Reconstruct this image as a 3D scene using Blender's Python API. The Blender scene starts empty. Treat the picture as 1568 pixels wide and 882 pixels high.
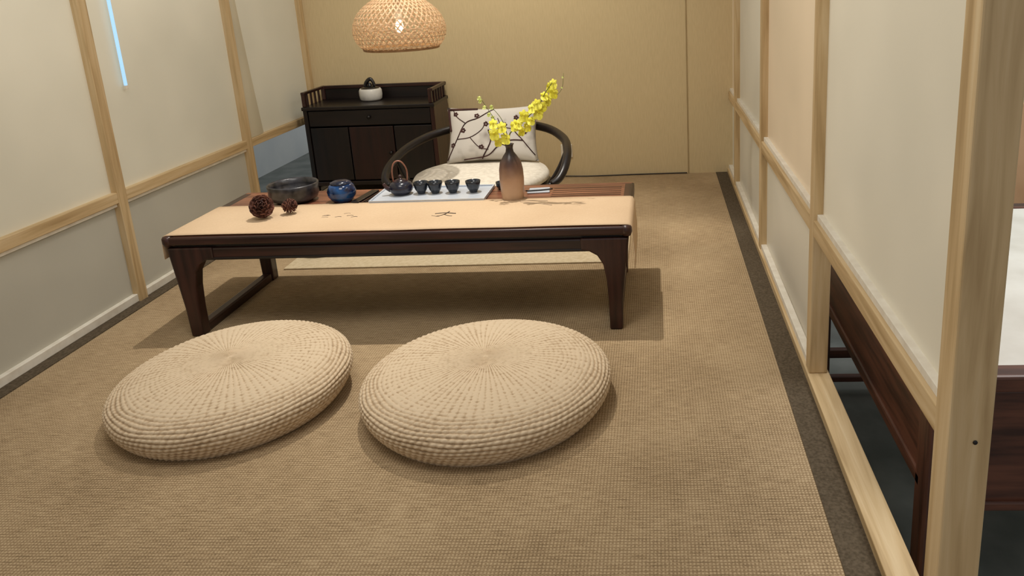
import bpy, bmesh, math, random
from math import sin, cos, pi
from mathutils import Vector, Matrix
random.seed(7)
sc = bpy.context.scene
try:
    sc.view_settings.view_transform = 'Standard'
except Exception: pass

# ------------------------------------------------------------ materials
def lin(c):
    return tuple(((x/255)/12.92 if x/255 <= .04045 else ((x/255+.055)/1.055)**2.4) for x in c)+(1,)
class M:
    def __init__(s, name, rough=.6, spec=.5):
        s.m = bpy.data.materials.new(name); s.m.use_nodes = True
        s.nt = s.m.node_tree; s.b = s.nt.nodes['Principled BSDF']
        s.b.inputs['Roughness'].default_value = rough
        s.b.inputs['Specular IOR Level'].default_value = spec
    def n(s, t, **k):
        x = s.nt.nodes.new(t)
        for a, v in k.items():
            if a in x.inputs: x.inputs[a].default_value = v
            else: setattr(x, a, v)
        return x
    def l(s, a, b): s.nt.links.new(a, b)
    def coord(s, scale=(1,1,1), rot=(0,0,0)):
        tc = s.n('ShaderNodeTexCoord'); mp = s.n('ShaderNodeMapping')
        mp.inputs['Scale'].default_value = scale; mp.inputs['Rotation'].default_value = rot
        s.l(tc.outputs['Object'], mp.inputs['Vector']); return mp.outputs['Vector']
    def ramp(s, fac, stops):
        r = s.n('ShaderNodeValToRGB'); e = r.color_ramp.elements
        while len(e) < len(stops): e.new(.5)
        for i, (p, c) in enumerate(stops): e[i].position = p; e[i].color = lin(c)
        s.l(fac, r.inputs['Fac']); return r.outputs['Color']
    def bump(s, h, strength=.3, dist=.002):
        b = s.n('ShaderNodeBump'); b.inputs['Strength'].default_value = strength
        b.inputs['Distance'].default_value = dist
        s.l(h, b.inputs['Height']); s.l(b.outputs['Normal'], s.b.inputs['Normal']); return b
def noisy(name, c1, c2, scale=8, stretch=(1,1,1), rough=.6, spec=.4, bumpd=0, detail=4, sharp=(.35,.65)):
    k = M(name, rough, spec); v = k.coord(stretch)
    t = k.n('ShaderNodeTexNoise'); t.inputs['Scale'].default_value = scale; t.inputs['Detail'].default_value = detail
    k.l(v, t.inputs['Vector'])
    k.l(k.ramp(t.outputs['Fac'], [(sharp[0], c1), (sharp[1], c2)]), k.b.inputs['Base Color'])
    if bumpd: k.bump(t.outputs['Fac'], .4, bumpd)
    return k.m
def pine(name, axis):
    st = [14,14,14]; st[axis] = .8
    k = M(name, .5, .35); v = k.coord(tuple(st))
    t = k.n('ShaderNodeTexNoise'); t.inputs['Scale'].default_value = 3.2; t.inputs['Detail'].default_value = 5; t.inputs['Distortion'].default_value = .6
    k.l(v, t.inputs['Vector'])
    k.l(k.ramp(t.outputs['Fac'], [(.3,(172,144,102)),(.5,(202,175,132)),(.7,(216,193,154))]), k.b.inputs['Base Color'])
    k.bump(t.outputs['Fac'], .2, .001); return k.m
PINE = [pine('pine_x',0), pine('pine_y',1), pine('pine_z',2)]
def rose(name, axis, c1=(30,14,12), c2=(62,34,28), rough=.3):
    st = [12,12,12]; st[axis] = 1
    return noisy(name, c1, c2, 4, tuple(st), rough, .5, .0004, 5)
ROSE = [rose('rosewood_x',0), rose('rosewood_y',1), rose('rosewood_z',2)]
ROSET = rose('rosewood_top',0,(88,50,36),(142,92,68),.28)
DARK = [rose('darkwood_x',0,(12,8,9),(26,16,15),.35), rose('darkwood_y',1,(12,8,9),(26,16,15),.35), rose('darkwood_z',2,(12,8,9),(26,16,15),.35)]
REDW = rose('red_panel',2,(24,11,10),(42,18,15),.35)

def carpet():
    k = M('sisal_carpet', .95, .1); v = k.coord()
    w1 = k.n('ShaderNodeTexWave'); w1.bands_direction='Y'; w1.inputs['Scale'].default_value = 42; w1.inputs['Distortion'].default_value = .8; w1.inputs['Detail Scale'].default_value = 8
    w2 = k.n('ShaderNodeTexWave'); w2.bands_direction='X'; w2.inputs['Scale'].default_value = 46; w2.inputs['Distortion'].default_value = .8; w2.inputs['Detail Scale'].default_value = 8
    n1 = k.n('ShaderNodeTexNoise'); n1.inputs['Scale'].default_value = 3; n1.inputs['Detail'].default_value = 6
    vs = k.coord((3,22,1)); n2 = k.n('ShaderNodeTexNoise'); n2.inputs['Scale'].default_value = 9; n2.inputs['Detail'].default_value = 5
    n3 = k.n('ShaderNodeTexNoise'); n3.inputs['Scale'].default_value = 300; n3.inputs['Detail'].default_value = 2
    for w in (w1,w2,n1,n3): k.l(v, w.inputs['Vector'])
    k.l(vs, n2.inputs['Vector'])
    mx = k.n('ShaderNodeMath', operation='MULTIPLY'); k.l(w1.outputs['Fac'], mx.inputs[0]); k.l(w2.outputs['Fac'], mx.inputs[1])
    def mad(a, f, b):
        q = k.n('ShaderNodeMath', operation='MULTIPLY_ADD'); k.l(a, q.inputs[0]); q.inputs[1].default_value = f
        if b is None: q.inputs[2].default_value = 0
        else: k.l(b, q.inputs[2])
        return q.outputs[0]
    h = mad(n3.outputs['Fac'], .45, mad(mx.outputs[0], .32, None))
    c = mad(n1.outputs['Fac'], .4, mad(n2.outputs['Fac'], .45, h))
    k.l(k.ramp(c, [(.46,(112,93,69)),(.70,(160,137,106)),(.97,(198,176,142))]), k.b.inputs['Base Color'])
    k.bump(h, .5, .002); return k.m
CARPET = carpet()
BORDER = noisy('carpet_border', (78,68,54), (100,88,72), 160, (1,1,1), .95, .1, .001)
def wallfab(name, c1, c2):
    k = M(name, .85, .15); v = k.coord((60,60,6))
    t = k.n('ShaderNodeTexNoise'); t.inputs['Scale'].default_value = 4; t.inputs['Detail'].default_value = 4
    k.l(v, t.inputs['Vector'])
    k.l(k.ramp(t.outputs['Fac'], [(.25,c1),(.75,c2)]), k.b.inputs['Base Color'])
    k.bump(t.outputs['Fac'], .15, .001); return k.m
WALL = wallfab('wallpaper_beige', (204,184,144), (214,194,154))
def paper(name, col, trans=.35, rough=.28):
    k = M(name, rough, .4); v = k.coord()
    t = k.n('ShaderNodeTexNoise'); t.inputs['Scale'].default_value = 2.2; t.inputs['Detail'].default_value = 2
    k.l(v, t.inputs['Vector'])
    c2 = tuple(int(x*.94) for x in col)
    cr = k.ramp(t.outputs['Fac'], [(.3,c2),(.7,col)]); k.l(cr, k.b.inputs['Base Color'])
    tr = k.n('ShaderNodeBsdfTranslucent'); k.l(cr, tr.inputs['Color'])
    mx = k.n('ShaderNodeMixShader'); mx.inputs[0].default_value = trans
    out = k.nt.nodes['Material Output']
    k.l(k.b.outputs[0], mx.inputs[1]); k.l(tr.outputs[0], mx.inputs[2]); k.l(mx.outputs[0], out.inputs['Surface'])
    k.bump(t.outputs['Fac'], .3, .02); return k.m
PAPER = paper('shoji_film', (234,225,203))
PAPERL = paper('shoji_film_grey', (196,190,174), .25)
PAPERW = paper('shoji_film_warm', (238,216,184))
HEM = noisy('white_hem', (222,214,198), (234,228,214), 30, rough=.6)
def emis(name, col, s):
    k = M(name); k.b.inputs['Emission Color'].default_value = lin(col); k.b.inputs['Emission Strength'].default_value = s
    k.b.inputs['Base Color'].default_value = lin(col); return k.m
def glaze(name, c1, c2, rough=.15, scale=20, spec=.6):
    return noisy(name, c1, c2, scale, rough=rough, spec=spec)

# ------------------------------------------------------------ helpers
def link(o): sc.collection.objects.link(o)
def empty(name, loc=(0,0,0), rz=0, rot=None):
    e = bpy.data.objects.new(name, None); e.location = loc; e.rotation_euler = rot or (0,0,rz); e.empty_display_size=.05; link(e); return e
def mesh(name, bm, mat, parent=None, smooth=False, loc=(0,0,0), rot=(0,0,0), bevel=0, subsurf=0):
    bmesh.ops.recalc_face_normals(bm, faces=bm.faces)
    me = bpy.data.meshes.new(name); bm.to_mesh(me); bm.free()
    mats = mat if isinstance(mat, list) else [mat]
    for m in mats: me.materials.append(m)
    o = bpy.data.objects.new(name, me); link(o); o.location = loc; o.rotation_euler = rot
    if parent: o.parent = parent
    if smooth:
        for p in me.polygons: p.use_smooth = True
    if bevel:
        b = o.modifiers.new('b','BEVEL'); b.width = bevel; b.segments = 2; b.limit_method='ANGLE'
    if subsurf:
        s = o.modifiers.new('s','SUBSURF'); s.levels = subsurf; s.render_levels = subsurf
    return o
def addbox(bm, lo, hi, mi=0):
    vs = [bm.verts.new((x,y,z)) for x in (lo[0],hi[0]) for y in (lo[1],hi[1]) for z in (lo[2],hi[2])]
    for f in ((0,1,3,2),(4,6,7,5),(0,4,5,1),(2,3,7,6),(0,2,6,4),(1,5,7,3)):
        fc = bm.faces.new([vs[i] for i in f]); fc.material_index = mi
def box(name, lo, hi, mat, parent=None, bevel=.002, **k):
    bm = bmesh.new(); addbox(bm, lo, hi); return mesh(name, bm, mat, parent, bevel=bevel, **k)
def lathe(name, prof, mat, parent=None, seg=48, loc=(0,0,0), rot=(0,0,0), smooth=True, sc_=(1,1)):
    bm = bmesh.new(); rings = []
    for r, z in prof:
        if r < 1e-6: rings.append([bm.verts.new((0,0,z))])
        else: rings.append([bm.verts.new((r*cos(2*pi*i/seg)*sc_[0], r*sin(2*pi*i/seg)*sc_[1], z)) for i in range(seg)])
    for a, b in zip(rings, rings[1:]):
        for i in range(seg):
            j = (i+1) % seg
            if len(a)==1 and len(b)==1: continue
            if len(a)==1: bm.faces.new((a[0], b[i], b[j]))
            elif len(b)==1: bm.faces.new((a[i], a[j], b[0]))
            else: bm.faces.new((a[i], a[j], b[j], b[i]))
    return mesh(name, bm, mat, parent, smooth=smooth, loc=loc, rot=rot)
def catmull(pts, n=8):
    P = [Vector(p) for p in pts]; P = [2*P[0]-P[1]]+P+[2*P[-1]-P[-2]]; out = []
    for i in range(1, len(P)-2):
        for k in range(n):
            t = k/n; a,b,c,d = P[i-1],P[i],P[i+1],P[i+2]
            out.append(.5*((2*b)+(c-a)*t+(2*a-5*b+4*c-d)*t*t+(-a+3*b-3*c+d)*t**3))
    out.append(P[-2]); return out
def addtube(bm, pts, r, seg=8, mi=0, smoothn=6):
    ps = catmull(pts, smoothn) if smoothn else [Vector(p) for p in pts]
    N = len(ps); rr = r if callable(r) else (lambda t: r)
    prev = None; up = None
    for i, p in enumerate(ps):
        d = (ps[min(i+1,N-1)]-ps[max(i-1,0)]).normalized()
        if up is None:
            up = Vector((0,0,1)) if abs(d.z) < .9 else Vector((1,0,0))
        up = (up - d*up.dot(d)).normalized(); sd = d.cross(up)
        q = rr(i/(N-1))
        ring = [bm.verts.new(p+(up*cos(2*pi*k/seg)+sd*sin(2*pi*k/seg))*q) for k in range(seg)]
        if prev:
            for k in range(seg):
                f = bm.faces.new((prev[k], prev[(k+1)%seg], ring[(k+1)%seg], ring[k])); f.material_index = mi; f.smooth=True
        else: bm.faces.new(ring[::-1]).material_index = mi
        prev = ring
    bm.faces.new(prev).material_index = mi
def tube(name, pts, r, mat, parent=None, seg=10, loc=(0,0,0), smoothn=6):
    bm = bmesh.new(); addtube(bm, pts, r, seg, 0, smoothn); return mesh(name, bm, mat, parent, loc=loc, smooth=True)
def prism(name, poly, y0, y1, mat, parent=None, bevel=.003, plane='XZ'):
    bm = bmesh.new()
    f = (lambda a,b,c: (a,c,b)) if plane=='XZ' else ((lambda a,b,c:(c,a,b)) if plane=='YZ' else (lambda a,b,c:(a,b,c)))
    A = [bm.verts.new(f(a,b,y0)) for a,b in poly]; B = [bm.verts.new(f(a,b,y1)) for a,b in poly]
    bm.faces.new(A); bm.faces.new(B[::-1]); n = len(poly)
    for i in range(n): bm.faces.new((A[i],A[(i+1)%n],B[(i+1)%n],B[i]))
    return mesh(name, bm, mat, parent, bevel=bevel)

# ------------------------------------------------------------ room
XL, XR, YB, HT = -1.78, .36, 3.98, 1.62
box('floor', (XL-.04, -.6, -.06), (XR-.06, YB+.02, 0), CARPET, bevel=0)
box('trim_1', (XR-.06, -.6, -.06), (XR-.0, YB+.02, .002), BORDER, bevel=0)
box('trim_2', (XL-.04, -.6, -.0), (XL+.035, YB, .003), BORDER, bevel=0)
box('wall_back', (XL-.06, YB, -.06), (XR+.06, YB+.05, HT), WALL, bevel=0)
box('trim_3', (.155, YB-.003, 0), (.160, YB, HT), noisy('seam',(160,138,98),(170,148,108),20), bevel=0)
box('trim_4', (XR, -.3, -.35), (XR+.055, YB, .022), PINE[1], bevel=.002)      # right sill

# left shoji partition
postsL = [-.16, .69, 1.54, 2.39, 3.24, 3.94]
wl = empty('wall_left')
for i, y in enumerate(postsL):
    box('post_%d'%i, (XL-.04, y-.0, 0), (XL+.0, min(y+.042, YB-.001), HT), PINE[2], wl)
box('rail', (XL-.036, -.16, .352), (XL-.003, YB-.001, .388), PINE[1], wl)
box('top_rail', (XL-.04, -.16, HT), (XL, YB-.001, HT+.05), PINE[1], wl)
box('bottom_rail', (XL-.036, -.16, .003), (XL-.006, 3.24, .03), HEM, wl)
box('bottom_rail_end', (XL-.036, 3.24, .003), (XL-.006, YB-.001, .03), PINE[1], wl)
def film(name, x, y0, y1, z0, z1, mat, parent, bow=.006, ph=0):
    bm = bmesh.new(); nx, nz = 16, 16; g = []
    for i in range(nx+1):
        r = []
        for j in range(nz+1):
            u, v = i/nx, j/nz
            r.append(bm.verts.new((x+bow*sin(pi*u)*sin(pi*v)*sin(3*u+2*v+ph), y0+(y1-y0)*u, z0+(z1-z0)*v)))
        g.append(r)
    for i in range(nx):
        for j in range(nz): bm.faces.new((g[i][j],g[i+1][j],g[i+1][j+1],g[i][j+1]))
    return mesh(name, bm, mat, parent, smooth=True)
for i in range(5):
    y0, y1 = postsL[i]+.042, postsL[i+1]
    film('film_up_%d'%i, XL-.022, y0, y1, .388, HT, PAPER, wl, .012, i)
    if i < 4: film('film_low_%d'%i, XL-.022, y0, y1, .03, .352, PAPERL, wl, .008, i+2)
    if i < 4:
        box('hem_%d'%i, (XL-.026, y0, .340), (XL-.010, y1, .352), HEM, wl, .001)
# loose curtain edge hanging in front of the last left panel
bm = bmesh.new(); g=[]
for i in range(13):
    row=[]
    for j in range(25):
        u=i/12; v=j/24
        yy = 3.285 + (.03+.10*(1-v)**1.6)
        row.append(bm.verts.new((XL-.012+.006*sin(pi*u), 3.282+(yy-3.282)*u, .39+(HT-.39)*v)))
    g.append(row)
for i in range(12):
    for j in range(24): bm.faces.new((g[i][j],g[i+1][j],g[i+1][j+1],g[i][j+1]))
mesh('curtain_fold', bm, PAPER, wl, smooth=True)
# right shoji partition
postsR = [.896, 1.79, 2.72, 3.63]
wr = empty('wall_right')
for i, y in enumerate(postsR):
    if i == 0: box('post_%d'%i, (XR+.0, y, .022), (XR+.055, y+.05, HT), PINE[2], wr, .003)
    else: box('post_%d'%i, (XR+.004, y, .022), (XR+.05, y+.042, HT), PINE[2], wr, .003)
lathe('screw_hole', [(0,0),(.003,0),(.003,.001),(0,.001)], DARK[0], wr, 12, (XR+.034, .8955, .41), (pi/2,0,0))
box('rail', (XR+.006, .94, .385), (XR+.05, YB-.001, .425), PINE[1], wr)
box('top_rail', (XR, .896, HT), (XR+.055, YB-.001, HT+.05), PINE[1], wr)
ends = postsR[1:]+[YB-.001]
for i in range(4):
    y0 = postsR[i]+(.05 if i==0 else .042); y1 = ends[i]
    film('film_up_%d'%i, XR+.028, y0, y1, .425, HT, PAPERW if i in (1,3) else PAPER, wr, .010, i*1.3)
    box('hem_%d'%i, (XR+.014, y0, .425), (XR+.03, y1, .44), HEM, wr, .001)
    if i > 0:
        film('film_low_%d'%i, XR+.028, y0, y1, .022, .385, PAPER, wr, .006, i)
        box('hem_low_%d'%i, (XR+.008, y0, .022), (XR+.028, y1, .04), HEM, wr, .001)

# outside of the booth
OUTF = noisy('outside_floor_stone', (96,104,102), (124,130,128), 5, rough=.6)
box('ground', (-5, -1, -.45), (5, 7, -.40), OUTF, bevel=0)
box('wall_outside_left', (-3.2, -1, -.40), (-3.15, 7, 2.2), noisy('outside_paint',(206,216,222),(216,224,228),3), bevel=0)
box('wall_outside_right', (4.0, -1, -.40), (4.05, 7, 2.4), noisy('outside_paint_r',(205,205,200),(216,216,210),3), bevel=0)
box('platform', (XL-.06, -.6, -.40), (XR, YB+.05, -.0605), PINE[0], bevel=0)

# blue reflection on the left film, made as a glowing bar
refl = empty('blue_reflection_streak', (XL-.014, 2.55, .72))
box('tube', (-.003,0,0), (.004,.012,.9), emis('reflection_blue',(160,206,246),.75), refl, .002)  # emissive bar stands in for the reflected streak, no lamp hangs here
box('cap', (-.004,-.001,-.012), (.005,.013,0), HEM, refl, .001)  # pale end piece added below the reflection bar

# dark table with pale stone top outside on the right
ot = empty('side_table', (.50, 1.35, -.40))
LX, LY = .80, 1.12
OR = [rose('table_wood_%s'%a,i,(56,30,22),(102,62,46),.4) for i,a in enumerate('xyz')]
box('frame_front', (0,0,.615), (LX,.05,.650), OR[0], ot, .006)
box('frame_back', (0,LY-.05,.615), (LX,LY,.650), OR[0], ot, .006)
box('frame_left', (0,.05,.615), (.05,LY-.05,.650), OR[1], ot, .006)
box('frame_right', (LX-.05,.05,.615), (LX,LY-.05,.650), OR[1], ot, .006)
box('stone_inset', (.05,.05,.62), (LX-.05,LY-.05,.646), noisy('pale_stone',(208,204,196),(226,224,218),6,rough=.25), ot, .001)
box('apron_left', (.012,.03,.40), (.036,LY-.03,.615), OR[1], ot, .006)
box('apron_right', (LX-.036,.03,.40), (LX-.012,LY-.03,.615), OR[1], ot, .006)
box('apron_front', (.03,.012,.36), (LX-.03,.036,.615), OR[0], ot, .006)
box('apron_back', (.03,LY-.036,.42), (LX-.03,LY-.012,.615), OR[0], ot, .006)
box('apron_left_lip', (.004,.03,.385), (.04,LY-.03,.415), OR[1], ot, .006)
box('apron_front_lip', (.03,.004,.352), (LX-.03,.04,.372), OR[0], ot, .004)
for i,(a,b) in enumerate(((.004,.004),(.004,LY-.06),(LX-.06,.004),(LX-.06,LY-.06))):
    box('leg_%d'%i, (a,b,0), (a+.056,b+.056,.616), OR[2], ot, .008)
box('stretcher_back', (.05,LY-.045,.13), (LX-.06,LY-.02,.16), OR[0], ot, .003)
box('stretcher_back_low', (.05,LY-.045,.04), (LX-.06,LY-.02,.06), OR[0], ot, .003)
oc_ = empty('dark_wooden_chair', (.62, 2.95, -.40))
for i,(a,b) in enumerate(((-.18,-.18),(.15,-.18),(-.18,.15),(.15,.15))):
    box('leg_%d'%i, (a,b,0), (a+.03,b+.03,.40 if b<0 else .85), DARK[2], oc_, .004)
box('seat', (-.19,-.19,.38), (.19,.19,.41), DARK[1], oc_, .008)
box('rung_1', (-.16,-.175,.18), (.16,-.155,.20), DARK[0], oc_, .003); box('rung_2', (-.175,-.16,.22), (-.155,.16,.24), DARK[1], oc_, .003)
for z in (.58,.70,.82): box('back_slat_%d'%int(z*100), (-.16,.157,z), (.16,.172,z+.035), DARK[0], oc_, .003)
ws = empty('display_plinth', (2.2, 4.4, -.40))
box('body', (-.8,-.9,.04), (.8,.9,.8), noisy('warm_lacquer',(190,150,112),(206,168,130),4,rough=.3), ws, .01)
box('plinth', (-.75,-.85,0), (.75,.85,.04), DARK[0], ws)
box('teal_screen', (-.7,-.7,.8), (.7,-.65,1.5), noisy('teal_glass',(110,170,170),(140,195,190),3,rough=.2), ws, .004)

# ------------------------------------------------------------ low tea table
TX, TY = -.775, 2.355
tt = empty('low_tea_table', (TX, TY, 0))
HL, HW = .685, .245
box('top_board', (-HL,-HW,.298), (HL,HW,.320), ROSET, tt, .006)
box('frame_front', (-HL-.004,-HW-.006,.294), (HL+.004,-HW+.014,.3195), ROSE[0], tt, .006)
box('frame_back', (-HL-.004,HW-.022,.290), (HL+.004,HW+.006,.3205), ROSET, tt, .006)
box('frame_left', (-HL-.006,-HW,.290), (-HL+.03,HW,.3203), ROSE[1], tt, .006)
box('frame_right', (HL-.03,-HW,.290), (HL+.006,HW,.3203), ROSE[1], tt, .006)
for k in range(5):
    box('groove_%d'%k, (.42,.09+k*.024,.3195), (HL-.035,.094+k*.024,.3206), DARK[0], tt, 0)
box('waist', (-HL+.014,-HW+.012,.280), (HL-.014,HW-.012,.298), DARK[0], tt, .001)
for n_, y0, y1 in (('apron_front',-HW+.002,-HW+.024),('apron_back',HW-.024,HW-.002)):
    box(n_, (-HL+.06,y0,.246), (HL-.06,y1,.284), ROSE[0], tt, .006)
    box(n_+'_lip', (-HL+.06,y0-.003,.246), (HL-.06,y1+.0,.254), DARK[0], tt, .002)
for s, nm in ((-1,'left'),(1,'right')):
    box('apron_'+nm, (min(s*(HL-.03),s*(HL-.006)),-HW+.03,.246), (max(s*(HL-.03),s*(HL-.006)),HW-.03,.284), ROSE[1], tt, .005)
    prof = [(.684,.286),(.680,.25),(.672,.18),(.662,.09),(.658,0),(.620,0),(.620,.09),(.616,.16),(.608,.205),(.592,.232),(.570,.245),(.545,.250),(.545,.286)]
    for y0, y1, k in ((-HW-.002,-HW+.040,'front'),(HW-.040,HW+.002,'back')):
        prism('leg_%s_%s'%(nm,k), [(s*a,b) for a,b in prof], y0, y1, ROSE[2], tt, .005)
    box('floor_bar_'+nm, (min(s*.624,s*.655),-HW+.038,.0), (max(s*.624,s*.655),HW-.038,.030), ROSE[1], tt, .005)
    lathe('corner_knob_'+nm, [(0,-.02),(.012,-.018),(.016,-.008),(.016,.006),(.012,.012),(0,.014)], ROSE[2], tt, 20, (s*(HL-.006),-HW+.006,.309))

# runner cloth
def runner():
    k = M('runner_linen', .8, .2); v = k.coord((1,1,1))
    t = k.n('ShaderNodeTexNoise'); t.inputs['Scale'].default_value = 180; k.l(v, t.inputs['Vector'])
    t2 = k.n('ShaderNodeTexNoise'); t2.inputs['Scale'].default_value = 3; k.l(v, t2.inputs['Vector'])
    a = k.n('ShaderNodeMath', operation='MULTIPLY_ADD'); k.l(t.outputs['Fac'], a.inputs[0]); a.inputs[1].default_value=.4; k.l(t2.outputs['Fac'], a.inputs[2])
    k.l(k.ramp(a.outputs[0], [(.45,(196,168,136)),(.95,(212,186,154))]), k.b.inputs['Base Color']); k.bump(t.outputs['Fac'],.2,.0006); return k.m
RUN = runner()
rn = empty('table_runner', (TX, TY, 0))
bm = bmesh.new()
E = HL+.0085
path = [(-E-.003,.25),(-E-.003,.28),(-E-.002,.308)]
path += [(-E+.004,.3205),(-E+.012,.3225)] + [(-E+.012+(2*E-.024)*i/40,.3225) for i in range(1,40)] + [(E-.012,.3225),(E-.004,.3205),(E+.002,.308),(E+.004,.27),(E+.007,.23),(E+.006,.19)]
g = []
for x,z in path:
    row=[]
    for j in range(13):
        y = -HW+.004+(.300)*j/12
        dz = .0012*sin(x*9+j*.8) if z>.322 else 0
        row.append(bm.verts.new((x, y, z+abs(dz))))
    g.append(row)
for i in range(len(g)-1):
    for j in range(12): bm.faces.new((g[i][j],g[i+1][j],g[i+1][j+1],g[i][j+1]))
o = mesh('cloth', bm, RUN, rn, smooth=True); s=o.modifiers.new('s','SOLIDIFY'); s.thickness=.0016; s.offset=1
INK = noisy('ink',(40,28,22),(60,42,30),20)
bm = bmesh.new()
def stroke(pts, r=.0016): addtube(bm, [(x,y,.3245) for x,y in pts], r, 6, 0, 4)
bx, by = .115, -.10
stroke([(bx-.03,by+.01),(bx,by+.016),(bx+.035,by+.008)],.002)
stroke([(bx-.02,by-.02),(bx,by-.002),(bx+.01,by+.03)],.002)
stroke([(bx,by),(bx+.02,by-.016),(bx+.03,by-.02)],.0018)
stroke([(bx-.035,by-.01),(bx-.02,by-.018),(bx-.008,by-.022)],.0015)
bx, by = -.20, -.085
for k in range(7):
    a = random.uniform(-.08,.08); b=random.uniform(-.02,.03)
    stroke([(bx+a,by+b),(bx+a+.012,by+b+.006),(bx+a+.02,by+b+.002)],.0010)
stroke([(.33,.02),(.38,0),(.44,-.03)],.0014); stroke([(.30,.035),(.36,.03),(.42,.02)],.001)
mesh('ink_drawing', bm, INK, rn)

# ------------------------------------------------------------ straw cushions
def straw():
    k = M('straw_weave', .85, .2); v = k.coord((1,1,1))
    at = k.n('ShaderNodeAttribute'); at.attribute_name = 'weave'
    t = k.n('ShaderNodeTexNoise'); t.inputs['Scale'].default_value = 90; t.inputs['Detail'].default_value = 3; k.l(v, t.inputs['Vector'])
    t2 = k.n('ShaderNodeTexNoise'); t2.inputs['Scale'].default_value = 7; t2.inputs['Detail'].default_value = 3; k.l(v, t2.inputs['Vector'])
    a0 = k.n('ShaderNodeMath', operation='MULTIPLY_ADD'); k.l(t2.outputs['Fac'], a0.inputs[0]); a0.inputs[1].default_value=.35; k.l(at.outputs['Fac'], a0.inputs[2])
    a = k.n('ShaderNodeMath', operation='MULTIPLY_ADD'); k.l(t.outputs['Fac'], a.inputs[0]); a.inputs[1].default_value=.8; k.l(a0.outputs[0], a.inputs[2])
    k.l(k.ramp(a.outputs[0], [(.35,(106,86,64)),(.75,(180,156,126)),(1.05,(208,188,160))]), k.b.inputs['Base Color'])
    k.bump(t.outputs['Fac'], .3, .001); return k.m
STRAW = straw()
def cushion(name, loc, R, H, rot=(0,0,0)):
    e = empty(name, loc, rot=rot); bm = bmesh.new(); lay = bm.verts.layers.float.new('weave')
    seg = 600
    n = 200; pts=[]
    c = .46*H
    for i in range(n+1):
        t = i/n
        if t < .80:
            a = (t/.80)*(pi*.5+.62)              # 0 at the top centre
            if a < pi/2:
                r = R*(sin(a))**.86
                z = c+(H-c)*(cos(a))**.72
            else:
                r = R*abs(sin(a))**.55
                z = c-c*min(1,abs(cos(a))/cos(pi/2-.62))**1.25
            pts.append((r,z))
        else:
            u=(t-.80)/.20; r0=R*abs(sin(pi*.5+.62))**.55
            pts.append((r0*(1-u), 0.0))
    rings=[]; arc=0
    for i,(r,z) in enumerate(pts):
        if i: arc += math.hypot(r-pts[i-1][0], z-pts[i-1][1])
        a_ = pts[max(i-1,0)]; b_ = pts[min(i+1,n)]; dx,dz = b_[0]-a_[0], b_[1]-a_[1]; L = math.hypot(dx,dz) or 1
        nx,nz = -dz/L, dx/L
        if r*nx+ (z-c)*nz < 0: nx,nz = -nx,-nz
        if i==0 or i==n:
            v = bm.verts.new((0,0,z)); v[lay]=.3; rings.append([v]); continue
        ring=[]; row = arc/.0112
        side = min(1,max(0,(arc-R*.78)/(R*.10))) if i<n*.8 else 1
        mid = min(1,max(0,(arc-R*.35)/(R*.4)))
        for j in range(seg):
            th = 2*pi*j/seg
            rw = row+.25*sin(3*th)+.12*sin(11*th+row)
            cord = abs(sin(pi*rw))**.8
            rib = abs(sin(38*th+.12*row))**.8
            tw = .5+.5*sin(110*th + rw*2.4)
            wt = (.72-.25*mid)*rib+(.28+.25*mid)*cord
            wsd = .5*cord+.5*tw*cord
            w2 = wt*(1-side)+wsd*side
            amp = (.0026*min(1,r/.03))*(1-side)+.0042*side
            d = amp*(w2-1) if i < n*.8 else 0
            v = bm.verts.new(((r+nx*d)*cos(th),(r+nx*d)*sin(th),max(0,z+nz*d))); v[lay]=w2*.62; ring.append(v)
        rings.append(ring)
    for a,b in zip(rings, rings[1:]):
        for i in range(seg):
            j=(i+1)%seg
            if len(a)==1: bm.faces.new((a[0],b[i],b[j]))
            elif len(b)==1: bm.faces.new((a[i],a[j],b[0]))
            else: bm.faces.new((a[i],a[j],b[j],b[i]))
    mesh('woven_body', bm, STRAW, e, smooth=True)
    return e
cushion('straw_floor_cushion', (-.435,1.715,0), .306, .122)
cushion('straw_floor_cushion', (-1.085,1.732,.004), .288, .120, rot=(math.radians(1.0),math.radians(-2.2),.5))

# ------------------------------------------------------------ cabinet
W=.325; Dp=.13
cb = empty('tea_cabinet', (-1.725+W, 3.82, 0))
box('body_left', (-W,-Dp,.05), (-W+.02,Dp,.455), DARK[2], cb)
box('body_right', (W-.02,-Dp,.05), (W,Dp,.455), ROSE[2], cb)
box('body_back', (-W+.02,Dp-.012,.05), (W-.02,Dp,.44), DARK[0], cb)
box('top', (-W-.004,-Dp-.008,.440), (W+.004,Dp+.004,.458), DARK[0], cb, .004)
box('bottom', (-W+.02,-Dp,.06), (W-.02,Dp-.012,.08), DARK[0], cb)
box('drawer_front', (-W+.022,-Dp+.004,.36), (W-.022,-Dp+.02,.436), DARK[0], cb, .003)
box('door_left', (-W+.022,-Dp+.006,.085), (-.115,-Dp+.022,.352), DARK[2], cb, .003)
box('door_mid', (-.11,-Dp+.006,.085), (.11,-Dp+.022,.352), REDW, cb, .003)
box('door_right', (.115,-Dp+.006,.085), (W-.022,-Dp+.022,.352), DARK[2], cb, .003)
lathe('knob_1', [(0,0),(.008,0),(.006,.006),(.009,.012),(0,.014)], DARK[0], cb, 16, (0,-Dp+.004,.40),(pi/2,0,0))
lathe('knob_2', [(0,0),(.008,0),(.006,.006),(.009,.012),(0,.014)], DARK[0], cb, 16, (.09,-Dp+.006,.22),(pi/2,0,0))
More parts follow.
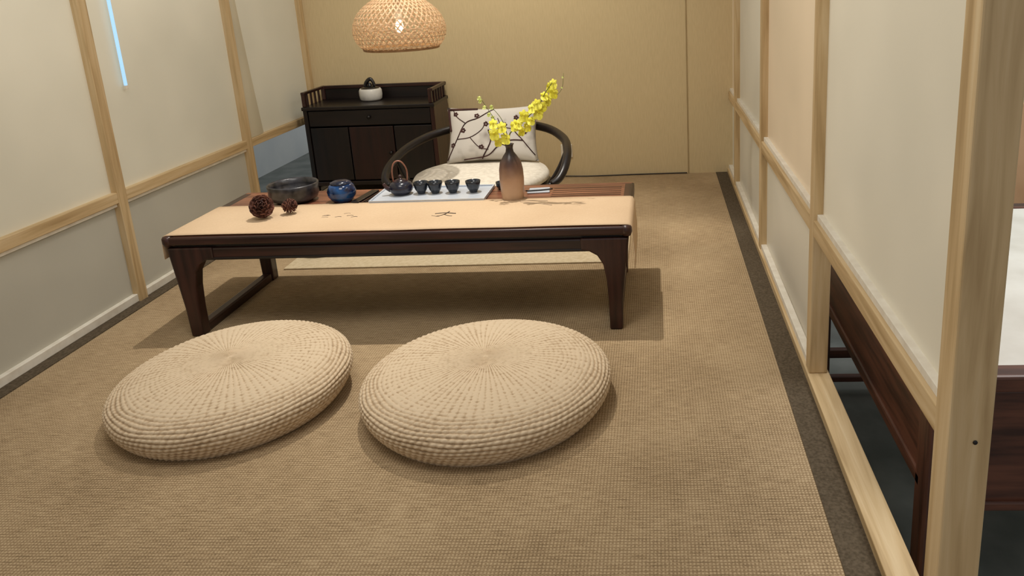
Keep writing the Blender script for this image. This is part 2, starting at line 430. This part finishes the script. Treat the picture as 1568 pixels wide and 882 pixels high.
for i,(a,b) in enumerate(((-W,-Dp),(W-.025,-Dp),(-W,Dp-.025),(W-.025,Dp-.025))):
    box('leg_%d'%i, (a,b,0), (a+.025,b+.025,.06), DARK[2], cb, .003)
    box('gallery_post_%d'%i, (a,b+.002,.458), (a+.018,b+.020,.528), ROSE[2], cb, .003)
box('gallery_back_rail', (-W,Dp-.018,.512), (W,Dp-.002,.530), ROSE[0], cb, .003)
box('gallery_back_panel', (-W+.01,Dp-.012,.458), (W-.01,Dp-.006,.514), DARK[0], cb, .001)
for s,nm in ((-1,'l'),(1,'r')):
    a,b = sorted((s*W, s*(W-.016)))
    box('gallery_rail_'+nm, (a,-Dp,.516), (b,Dp,.530), ROSE[1], cb, .003)
    for k in range(4):
        y = -Dp+.045+k*.046
        box('gallery_slat_%s%d'%(nm,k), (a+.004,y,.458), (b-.004,y+.010,.518), ROSE[2], cb, .001)
pt = empty('ceramic_pot', (-1.44, 3.86, .459))
WHITE = glaze('white_ceramic',(206,204,200),(222,220,214),.25)
lathe('pot', [(0,0),(.046,0),(.054,.008),(.057,.03),(.056,.050),(.050,.060),(.040,.058),(0,.056)], WHITE, pt)
BLK = glaze('black_glaze',(14,14,16),(34,32,34),.2)
lathe('lid', [(.046,.059),(.042,.064),(.020,.070),(.008,.074),(.010,.082),(.006,.088),(0,.089)], BLK, pt)
tube('ornament', [(-.026,0,.068),(-.016,0,.090),(.004,0,.106),(.016,0,.096),(.026,0,.07)], lambda t:.010-.004*abs(t-.4), BLK, pt)

# ------------------------------------------------------------ cream floor layer and chair
fm = empty('cream_floor_layer', (-.77, 3.15, 0))
box('mat', (-.64,-.48,.0005), (.65,.48,.006), noisy('cream_layer',(196,178,146),(210,194,164),90,rough=.95,spec=.1,bumpd=.001), fm, .002)  # thin cream layer over the floor, paler than the carpet
ch = empty('round_back_low_chair', (-.755, 3.20, .0062))
def R_(pts): return [(x+.755, y-3.20, z) for x,y,z in pts]
DW = DARK[0]
arm = R_([(-.425,2.985,.215),(-.395,3.0,.235),(-.375,3.05,.275),(-.375,3.15,.315),(-.41,3.30,.340),(-.52,3.45,.362),(-.755,3.53,.38),(-.98,3.44,.355),(-1.08,3.28,.325),(-1.115,3.12,.285),(-1.11,3.02,.25),(-1.08,2.98,.225)])
tube('arm_rail', arm, lambda t:.015+.004*sin(pi*t), DW, ch, 12)
lathe('seat_frame', [(0,.135),(.285,.135),(.30,.145),(.30,.165),(.285,.175),(0,.175)], DW, ch, 48)
SEAT = noisy('seat_linen',(200,192,178),(216,209,196),60,rough=.9,spec=.1,bumpd=.0008)
lathe('seat_cushion', [(0,.176),(.270,.176),(.288,.188),(.290,.203),(.280,.219),(.22,.226),(.1,.230),(0,.231)], SEAT, ch, 64)
for i,a in enumerate((-40,-5,180+5,180+40,62,118)):
    th=math.radians(a); r0=.292
    tgt = min(catmull(arm,8), key=lambda p: abs(math.atan2(p.y,p.x)-math.atan2(sin(th),cos(th))))
    tube('spindle_%d'%i, [(r0*cos(th),r0*sin(th),.16), ((r0*cos(th)+tgt.x)/2*1.02,(r0*sin(th)+tgt.y)/2*1.02,(.16+tgt.z)/2), tgt], .010, DW, ch)
for i,a in enumerate((45,135,225,315)):
    th=math.radians(a); tube('leg_%d'%i, [(.25*cos(th),.25*sin(th),.14),(.262*cos(th),.262*sin(th),.07),(.27*cos(th),.27*sin(th),0)], .015, DW, ch)
prism('back_splat', [(-.07,.175),(.07,.175),(.06,.27),(.075,.37),(-.075,.37),(-.06,.27)], .285, .30, DW, ch)
def pillowmat():
    k = M('pillow_cloth', .9, .1); tc = k.n('ShaderNodeTexCoord')
    t = k.n('ShaderNodeTexNoise'); t.inputs['Scale'].default_value = 7; t.inputs['Detail'].default_value = 3; k.l(tc.outputs['Object'], t.inputs['Vector'])
    k.l(k.ramp(t.outputs['Fac'],[(.0,(200,195,188)),(.56,(192,187,180)),(.66,(146,139,132))]), k.b.inputs['Base Color']); return k.m
PIL = pillowmat(); BR = noisy('branch_print',(44,24,24),(70,42,38),30,rough=.9)
pw = empty('throw_pillow', (-.735, 3.395, .352), rot=(math.radians(-22),0,0))
bm = bmesh.new(); n=24; A,B,T_ = .208,.128,.045
def pz(u,v): return T_*((1-u**4)*(1-v**4))**.55 if abs(u)<1 and abs(v)<1 else 0
def pp(u,v,s):
    k = 1-.07*(1-abs(v)**2)*abs(u)**3; k2 = 1-.10*(1-abs(u)**2)*abs(v)**3
    return (A*u*k, s*pz(u,v), B*v*k2)
for s in (-1,1):
    g=[[bm.verts.new(pp(-1+2*i/n,-1+2*j/n,s)) for j in range(n+1)] for i in range(n+1)]
    for i in range(n):
        for j in range(n): bm.faces.new((g[i][j],g[i+1][j],g[i+1][j+1],g[i][j+1]))
bmesh.ops.remove_doubles(bm, verts=bm.verts, dist=.0004)
mesh('body', bm, PIL, pw, smooth=True)
bm = bmesh.new()
def catmull2(pts): return [(p.x,p.y) for p in catmull([(a,b,0) for a,b in pts],6)]
def pst(pts, r): addtube(bm, [Vector(pp(u,v,-1))+Vector((0,-.0005,0)) for u,v in catmull2(pts)], r, 5, 0, 0)
pst([(-.98,-.9),(-.75,-.2),(-.55,.35),(-.25,.55),(.05,.9)], .0026)
pst([(-.55,.35),(-.75,.6),(-.85,.9)], .0020)
pst([(-.75,-.2),(-.45,-.15),(-.2,.1),(-.1,.4)], .0020)
pst([(-.45,-.15),(-.25,-.5),(-.05,-.6)], .0018)
pst([(-.92,.1),(-.95,.5),(-.95,.9)], .006)
pst([(-.95,.9),(-.7,.90),(-.3,.93)], .006)
pst([(.95,-.8),(.7,-.3),(.5,.1),(.55,.6)], .0024)
pst([(.5,.1),(.25,.2),(.15,.5)], .0018)
pst([(-.6,-.95),(-.1,-.85),(.15,-.5),(.4,-.3),(.7,-.3)], .0030)
pst([(-.2,-.95),(0,-.3),(-.05,.1)], .0030)
for u,v in [(-.6,.1),(-.3,.62),(-.1,.3),(-.78,.7),(-.2,-.5),(.3,.25),(.55,.5),(.3,-.4),(-.85,-.4),(.75,0)]:
    for k in range(5):
        a=k*2*pi/5; q=Vector(pp(u+.035*cos(a),v+.055*sin(a),-1)); m_=Matrix.Translation(q+Vector((0,-.0005,0)))@Matrix.Diagonal((.006,.0015,.005,1))
        bmesh.ops.create_icosphere(bm, subdivisions=1, radius=1, matrix=m_)
mesh('plum_print', bm, BR, pw)

# ------------------------------------------------------------ pendant lamp
lp = empty('bamboo_pendant_lamp', (-.975, 3.0, .775))
LP = [(.140,0),(.158,.02),(.171,.045),(.1745,.07),(.170,.098),(.155,.130),(.130,.158),(.100,.180),(.065,.197),(.03,.205)]
lc = catmull([(r,z,0) for r,z in LP], 6)
def bam(name, c1, c2, tf=.25):
    k = M(name, .5, .3); v=k.coord((1,1,1)); t=k.n('ShaderNodeTexNoise'); t.inputs['Scale'].default_value=60; k.l(v,t.inputs['Vector'])
    c=k.ramp(t.outputs['Fac'],[(.3,c1),(.7,c2)]); k.l(c,k.b.inputs['Base Color'])
    tr=k.n('ShaderNodeBsdfTranslucent'); k.l(c,tr.inputs['Color']); mx=k.n('ShaderNodeMixShader'); mx.inputs[0].default_value=tf
    k.l(k.b.outputs[0],mx.inputs[1]); k.l(tr.outputs[0],mx.inputs[2]); k.l(mx.outputs[0],k.nt.nodes['Material Output'].inputs['Surface']); return k.m
BAM = bam('bamboo_strip',(196,160,122),(222,190,154)); BAMR = bam('bamboo_rim',(150,116,78),(180,142,100))
bm = bmesh.new(); ns = 46; w_=.0062
for dr in (-1,1):
    for k in range(ns):
        prev=None
        for i,p in enumerate(lc):
            th = 2*pi*k/ns + dr*(i/len(lc))*1.25; r=p.x+dr*.0006+.0008*sin(i*2.2+k*pi); z=p.y
            dth = w_/max(p.x,.02)/2
            a=bm.verts.new((r*cos(th-dth),r*sin(th-dth),z)); b=bm.verts.new((r*cos(th+dth),r*sin(th+dth),z))
            if prev: bm.faces.new((prev[0],prev[1],b,a))
            prev=(a,b)
o=mesh('woven_shade', bm, BAM, lp)
bm = bmesh.new()
for hgt in range(4, len(lc)-2, 4):
    r=lc[hgt].x; z=lc[hgt].y
    addtube(bm,[(r*cos(2*pi*i/60),r*sin(2*pi*i/60),z) for i in range(61)], .0012, 5, 0, 0)
mesh('hoops', bm, BAM, lp)
bm = bmesh.new()
for rr,z in ((.140,0),(.142,.005)): addtube(bm,[(rr*cos(2*pi*i/60),rr*sin(2*pi*i/60),z) for i in range(61)], .0035, 6, 0, 0)
mesh('rim', bm, BAMR, lp)
lathe('cap', [(0,.212),(.035,.210),(.036,.202),(0,.200)], BAMR, lp, 24)
tube('cord', [(0,0,.21),(0,0,.5),(0,0,1.0)], .002, DARK[0], lp, 6)
lathe('socket', [(0,.205),(.014,.205),(.014,.108),(0,.108)], HEM, lp, 20)
lathe('bulb', [(0,.108),(.010,.106),(.012,.098),(.015,.088),(.016,.078),(.013,.068),(.008,.062),(0,.060)], emis('bulb_glow',(255,236,200),3), lp, 24)

# ------------------------------------------------------------ table-top things
ZT=.3205
def jar(name, loc, prof, mat, **k):
    e=empty(name, loc); lathe('body', prof, mat, e, **k); return e
jar('black_ceramic_bowl', (-1.228,2.475,ZT), [(0,0),(.055,0),(.060,.004),(.074,.012),(.081,.028),(.080,.046),(.083,.060),(.080,.064),(.075,.060),(.072,.045),(.070,.02),(.05,.012),(0,.010)], glaze('iron_glaze',(22,22,26),(60,58,62),.3,40))
jb=jar('blue_tea_jar', (-1.055,2.455,ZT), [(0,0),(.028,0),(.034,.006),(.045,.022),(.047,.038),(.040,.055),(.032,.062),(.028,.060),(.0,.058)], glaze('blue_glaze',(8,14,44),(24,74,130),.12,30))
lathe('lid', [(.033,.060),(.034,.066),(.020,.072),(0,.073)], glaze('blue_lid',(12,18,40),(24,36,66),.2,20), jb)
tb=empty('wooden_tea_scoop_rest', (-.985,2.485,ZT), -.12)
box('slab', (-.018,-.075,0), (.010,.075,.010), DARK[1], tb, .002)
box('stick_1', (.014,-.07,0), (.019,.08,.006), ROSE[1], tb, .001)
box('stick_2', (.023,-.06,0), (.027,.07,.005), DARK[1], tb, .001)
tr=empty('white_tea_tray', (-.758,2.493,ZT))
TRAY=glaze('white_tray_glaze',(184,192,204),(202,208,216),.25,6)
box('base', (-.192,-.088,0), (.192,.088,.007), TRAY, tr, .003)
for n_,lo,hi in (('rim_f',(-.192,-.088,.007),(.192,-.083,.012)),('rim_b',(-.192,.083,.007),(.192,.088,.012)),('rim_l',(-.192,-.083,.007),(-.187,.083,.012)),('rim_r',(.187,-.083,.007),(.192,.083,.012))):
    box(n_,lo,hi,TRAY,tr,.001)
ZR=ZT+.0072
tp=empty('teapot', (-.868,2.50,ZR), .3)
POT=glaze('teapot_glaze',(24,16,20),(66,38,40),.2,30); POTB=glaze('teapot_blue',(14,16,30),(36,36,52),.2,25)
lathe('body', [(0,0),(.024,0),(.028,.003),(.038,.014),(.040,.026),(.034,.040),(.022,.046),(0,.046)], POTB, tp)
lathe('lid', [(.023,.045),(.020,.050),(.010,.054),(.004,.056),(.007,.062),(.004,.067),(0,.068)], POT, tp)
tube('spout', [(-.034,0,.018),(-.048,0,.028),(-.056,0,.042)], lambda t:.009-.004*t, POT, tp)
HAND=glaze('copper_handle',(110,66,54),(156,104,84),.3)
tube('handle', [(.022,0,.042),(.024,0,.080),(.012,0,.108),(-.004,0,.115),(-.018,0,.104),(-.024,0,.076),(-.022,0,.042)], .0026, HAND, tp)
CUP=glaze('cup_glaze',(14,18,24),(38,44,54),.18,30)
for x in (-.800,-.752,-.692,-.622):
    jar('tea_cup', (x,2.500,ZR), [(0,0),(.012,0),(.013,.004),(.020,.016),(.0245,.032),(.0255,.040),(.0235,.040),(.021,.026),(.015,.010),(0,.008)], CUP, seg=32)
sp=empty('porcelain_spoon_rest', (-.395,2.50,ZT), .1)
box('plate', (-.045,-.014,0), (.03,.014,.005), TRAY, sp, .002)
box('plate_2', (-.04,.022,0), (.03,.045,.005), TRAY, sp, .002)
tube('scoop', [(-.05,-.002,.008),(0,0,.008),(.04,.004,.009)], .0025, DARK[0], sp)
jar('small_dark_cup', (-.535,2.555,ZT), [(0,0),(.014,0),(.020,.012),(.022,.026),(.020,.026),(.014,.008),(0,.006)], CUP, seg=24)
CONE=noisy('pine_cone',(58,30,24),(118,74,58),40,rough=.7)
def cone(loc, R, rot):
    e=empty('pine_cone', loc, rot=rot); bm=bmesh.new()
    bmesh.ops.create_uvsphere(bm,u_segments=14,v_segments=10,radius=R*.55,matrix=Matrix.Diagonal((1,1,1.15,1)))
    N=70
    for k in range(N):
        t=(k+.5)/N; ph=k*2.39996; z=math.cos(pi*(.06+.88*t)); rr=math.sin(pi*(.06+.88*t))
        d=Vector((rr*cos(ph),rr*sin(ph),z)); up=Vector((0,0,1)); sd=d.cross(up).normalized(); nn=sd.cross(d).normalized()
        c=d*R*.45; s_=R*.22*(.5+.5*rr); tip=d*R*(.94+.06*random.random())+nn*R*.12
        v=[bm.verts.new(c-sd*s_*.5), bm.verts.new(c+sd*s_*.5), bm.verts.new(tip*.95+sd*s_), bm.verts.new(tip+nn*R*.05), bm.verts.new(tip*.95-sd*s_)]
        w=[bm.verts.new(x.co-nn*R*.07) for x in v]
        bm.faces.new(v); bm.faces.new(w[::-1])
        for i in range(5): bm.faces.new((v[i],v[(i+1)%5],w[(i+1)%5],w[i]))
    mesh('scales', bm, CONE, e)
cone((-1.232,2.262,.3245+.040), .038, (1.1,.2,.4))
cone((-1.165,2.305,.3245+.027), .025, (1.3,.4,2.0))
vs=empty('stoneware_vase', (-.475,2.425,.3205))
def vasemat():
    k=M('vase_glaze',.3,.5); tc=k.n('ShaderNodeTexCoord'); sp=k.n('ShaderNodeSeparateXYZ'); k.l(tc.outputs['Object'],sp.inputs[0])
    t=k.n('ShaderNodeTexNoise'); t.inputs['Scale'].default_value=25; k.l(tc.outputs['Object'],t.inputs['Vector'])
    a=k.n('ShaderNodeMath',operation='MULTIPLY_ADD'); k.l(sp.outputs['Z'],a.inputs[0]); a.inputs[1].default_value=5.2
    b=k.n('ShaderNodeMath',operation='MULTIPLY'); k.l(t.outputs['Fac'],b.inputs[0]); b.inputs[1].default_value=.2; k.l(b.outputs[0],a.inputs[2])
    k.l(k.ramp(a.outputs[0],[(.1,(196,168,142)),(.45,(172,138,112)),(.70,(100,72,60)),(.86,(48,38,36))]),k.b.inputs['Base Color']); return k.m
lathe('body', [(0,0),(.032,0),(.035,.004),(.038,.03),(.0395,.07),(.0385,.10),(.034,.125),(.022,.145),(.013,.158),(.011,.170),(.013,.180),(.016,.184),(.012,.184),(.008,.17),(.008,.12),(0,.12)], vasemat(), vs)
oc=empty('yellow_orchid_spray', (-.475,2.425,.44))
STEM=noisy('stem_green',(84,98,40),(120,128,56),30); YEL=noisy('orchid_yellow',(222,212,44),(240,234,96),60,rough=.6); YEL2=noisy('orchid_lime',(168,180,90),(196,200,120),40)
def Pp(u,w): return ((u-785)*.00207, 0, .0+(223-w)*.00201+.06)
bm=bmesh.new()
main=[(0,0,.005),(0,0,.06),(.008,-.01,.10)]+[(lambda q:(q[0],-.02-.01*i,q[2]))(Pp(*p)) for i,p in enumerate([(800,195),(820,176),(838,158),(850,138),(862,122)])]
left=[(0,0,.005),(-.002,0,.06),(-.012,.004,.09)]+[(lambda q:(q[0],.005*i,q[2]))(Pp(*p)) for i,p in enumerate([(768,185),(758,168),(746,148)])]
third=[(0,0,.005),(.001,0,.06)]+[Pp(782,200),Pp(776,180),Pp(762,160)]
addtube(bm,main,lambda t:.0024-.0012*t,6); addtube(bm,left,lambda t:.0018-.001*t,6); addtube(bm,third,lambda t:.0016-.0008*t,6)
addtube(bm,[Pp(840,158),Pp(858,150),Pp(872,136),Pp(876,112)],.0007,5)
mesh('stems',bm,STEM,oc)
bm=bmesh.new()
def petal(c, d, L, Wd, nrm, curl, mi=0):
    d=d.normalized(); s=d.cross(nrm).normalized(); n2=s.cross(d)
    rows=[]
    for i in range(6):
        t=i/5; w=Wd*math.sin(pi*(.12+.80*t))**.8; 
        row=[bm.verts.new(c+d*L*t+s*w*x+n2*(curl*t*t+.12*w*math.sin(x*5+t*9)-.25*w*x*x)) for x in (-1,-.5,0,.5,1)]
        rows.append(row)
    for a,b in zip(rows,rows[1:]):
        for k in range(4):
            f=bm.faces.new((a[k],a[k+1],b[k+1],b[k])); f.material_index=mi; f.smooth=True
def blossom(c, S, mi=0):
    nrm=Vector((random.uniform(-.5,.5),-1,random.uniform(-.1,.5))).normalized()
    u=Vector((random.uniform(-.3,.3),0,1)); u=(u-nrm*u.dot(nrm)).normalized(); s=u.cross(nrm)
    c=Vector(c)
    petal(c,-u+s*.35,S*1.0,S*.48,nrm,.004,mi); petal(c,-u-s*.35,S*1.0,S*.48,nrm,.004,mi)
    for a in (30,90,150): petal(c,u*sin(math.radians(a))+s*cos(math.radians(a)),S*.7,S*.26,nrm,-.004,mi)
    petal(c,s,S*.6,S*.28,nrm,.003,mi); petal(c,-s,S*.6,S*.28,nrm,.003,mi)
    bmesh.ops.create_icosphere(bm,subdivisions=1,radius=S*.16,matrix=Matrix.Translation(c+nrm*.003))
fl=[(772,212),(768,198),(778,190),(783,208),(800,186),(808,198),(806,184),(818,190),(815,172),(826,180),(828,160),(838,168),(846,158),(848,142),(857,130),(862,138),(862,124),(852,150),(766,184),(836,154)]
for i,(a,b) in enumerate(fl):
    q=Pp(a,b); blossom((q[0],-.02-random.random()*.03,q[2]), random.uniform(.018,.025))
for a,b in [(746,150),(752,160),(758,172),(763,160),(744,146),(762,178),(874,118),(872,134)]:
    q=Pp(a,b); blossom((q[0],random.uniform(-.01,.01),q[2]), .009 if a<800 else .004, 1)
mesh('blossoms',bm,[YEL,YEL2],oc)

jar('dark_round_basket', (-1.33,2.86,.0062), [(0,0),(.07,0),(.085,.02),(.09,.06),(.082,.10),(.076,.10),(.082,.06),(.075,.02),(0,.012)], glaze('dark_basket',(20,14,12),(44,30,26),.6,60))
wo=empty('wall_outlet', (-.477, YB, .14))
box('plate', (-.03,-.008,-.035), (.03,-.0,.035), HEM, wo, .003)
box('slot_1', (-.010,-.009,-.006), (-.006,-.0075,.010), DARK[0], wo, 0); box('slot_2', (.006,-.009,-.006), (.010,-.0075,.010), DARK[0], wo, 0)
cbx=empty('power_cable', (0,0,0))
tube('cable', [(-.50,YB-.012,.006),(-.35,YB-.02,.005),(-.1,YB-.012,.005),(.10,YB-.010,.005),(.15,YB-.010,.005)], .0030, DARK[0], cbx)

# ------------------------------------------------------------ lights
def area(name, loc, tgt, size, e, col=(1,.95,.87), sy=None):
    l=bpy.data.lights.new(name,'AREA'); l.energy=e; l.size=size; l.color=col
    if sy: l.shape='RECTANGLE'; l.size_y=sy
    o=bpy.data.objects.new(name,l); link(o); o.location=loc
    o.rotation_euler=(Vector(tgt)-Vector(loc)).to_track_quat('-Z','Y').to_euler(); return o
def spot(name, loc, tgt, e, ang, blend=.5, rad=.03, col=(1,.94,.84)):
    l=bpy.data.lights.new(name,'SPOT'); l.energy=e; l.spot_size=math.radians(ang); l.spot_blend=blend; l.shadow_soft_size=rad; l.color=col
    o=bpy.data.objects.new(name,l); link(o); o.location=loc
    o.rotation_euler=(Vector(tgt)-Vector(loc)).to_track_quat('-Z','Y').to_euler(); return o
spot('ceiling_spot_table', (-.68,2.60,2.6), (-.7,2.55,0), 185, 62, .9, .02)
area('ceiling_light_front', (-.7,1.1,2.2), (-.7,1.4,0), .8, 14)
spot('ceiling_spot_back', (-.8,3.0,2.0), (-.8,3.98,.6), 38, 100, 1, .1, (1,.91,.74))
spot('carpet_patch_spot', (.18,2.95,2.0), (.19,3.02,0), 34, 13, .9, .02)  # added spot, no fixture: makes the small bright patch on the carpet
area('showroom_light_left', (-2.6,2.4,2.0), (-2.2,2.4,.5), 1.0, 22, (1,.97,.92))
area('showroom_light_right', (1.6,2.0,2.2), (1.0,1.8,.2), 1.4, 40, (1,.98,.95))
pl=bpy.data.lights.new('lamp_bulb_light','POINT'); pl.energy=.8; pl.color=(1,.85,.62); pl.shadow_soft_size=.03
po=bpy.data.objects.new('lamp_bulb_light',pl); link(po); po.location=(-.975,3.0,.775+.03)
w=bpy.data.worlds.new('World'); sc.world=w; w.use_nodes=True
w.node_tree.nodes['Background'].inputs[0].default_value=(.98,.955,.92,1); w.node_tree.nodes['Background'].inputs[1].default_value=.42

# ------------------------------------------------------------ camera
p=(940,290);Dp_=(60,-325);Vp=(190,4410); f=(-(Dp_[0]*Vp[0]+Dp_[1]*Vp[1]))**.5
Dv=Vector((Dp_[0],Dp_[1],f)).normalized();Nv=Vector((Vp[0],Vp[1],f)).normalized();Rv=Nv.cross(Dv).normalized()
m=Matrix(((Rv.x,-Rv.y,-Rv.z),(Dv.x,-Dv.y,-Dv.z),(-Nv.x,Nv.y,Nv.z)))
cd=bpy.data.cameras.new('camera'); co=bpy.data.objects.new('camera',cd); link(co)
mm=m.to_4x4(); mm.translation=(0,0,1); co.matrix_world=mm
cd.sensor_width=36; cd.lens=f/1568*36; cd.shift_x=(784-p[0])/1568; cd.shift_y=(p[1]-441)/1568; cd.clip_start=.02
sc.camera=co
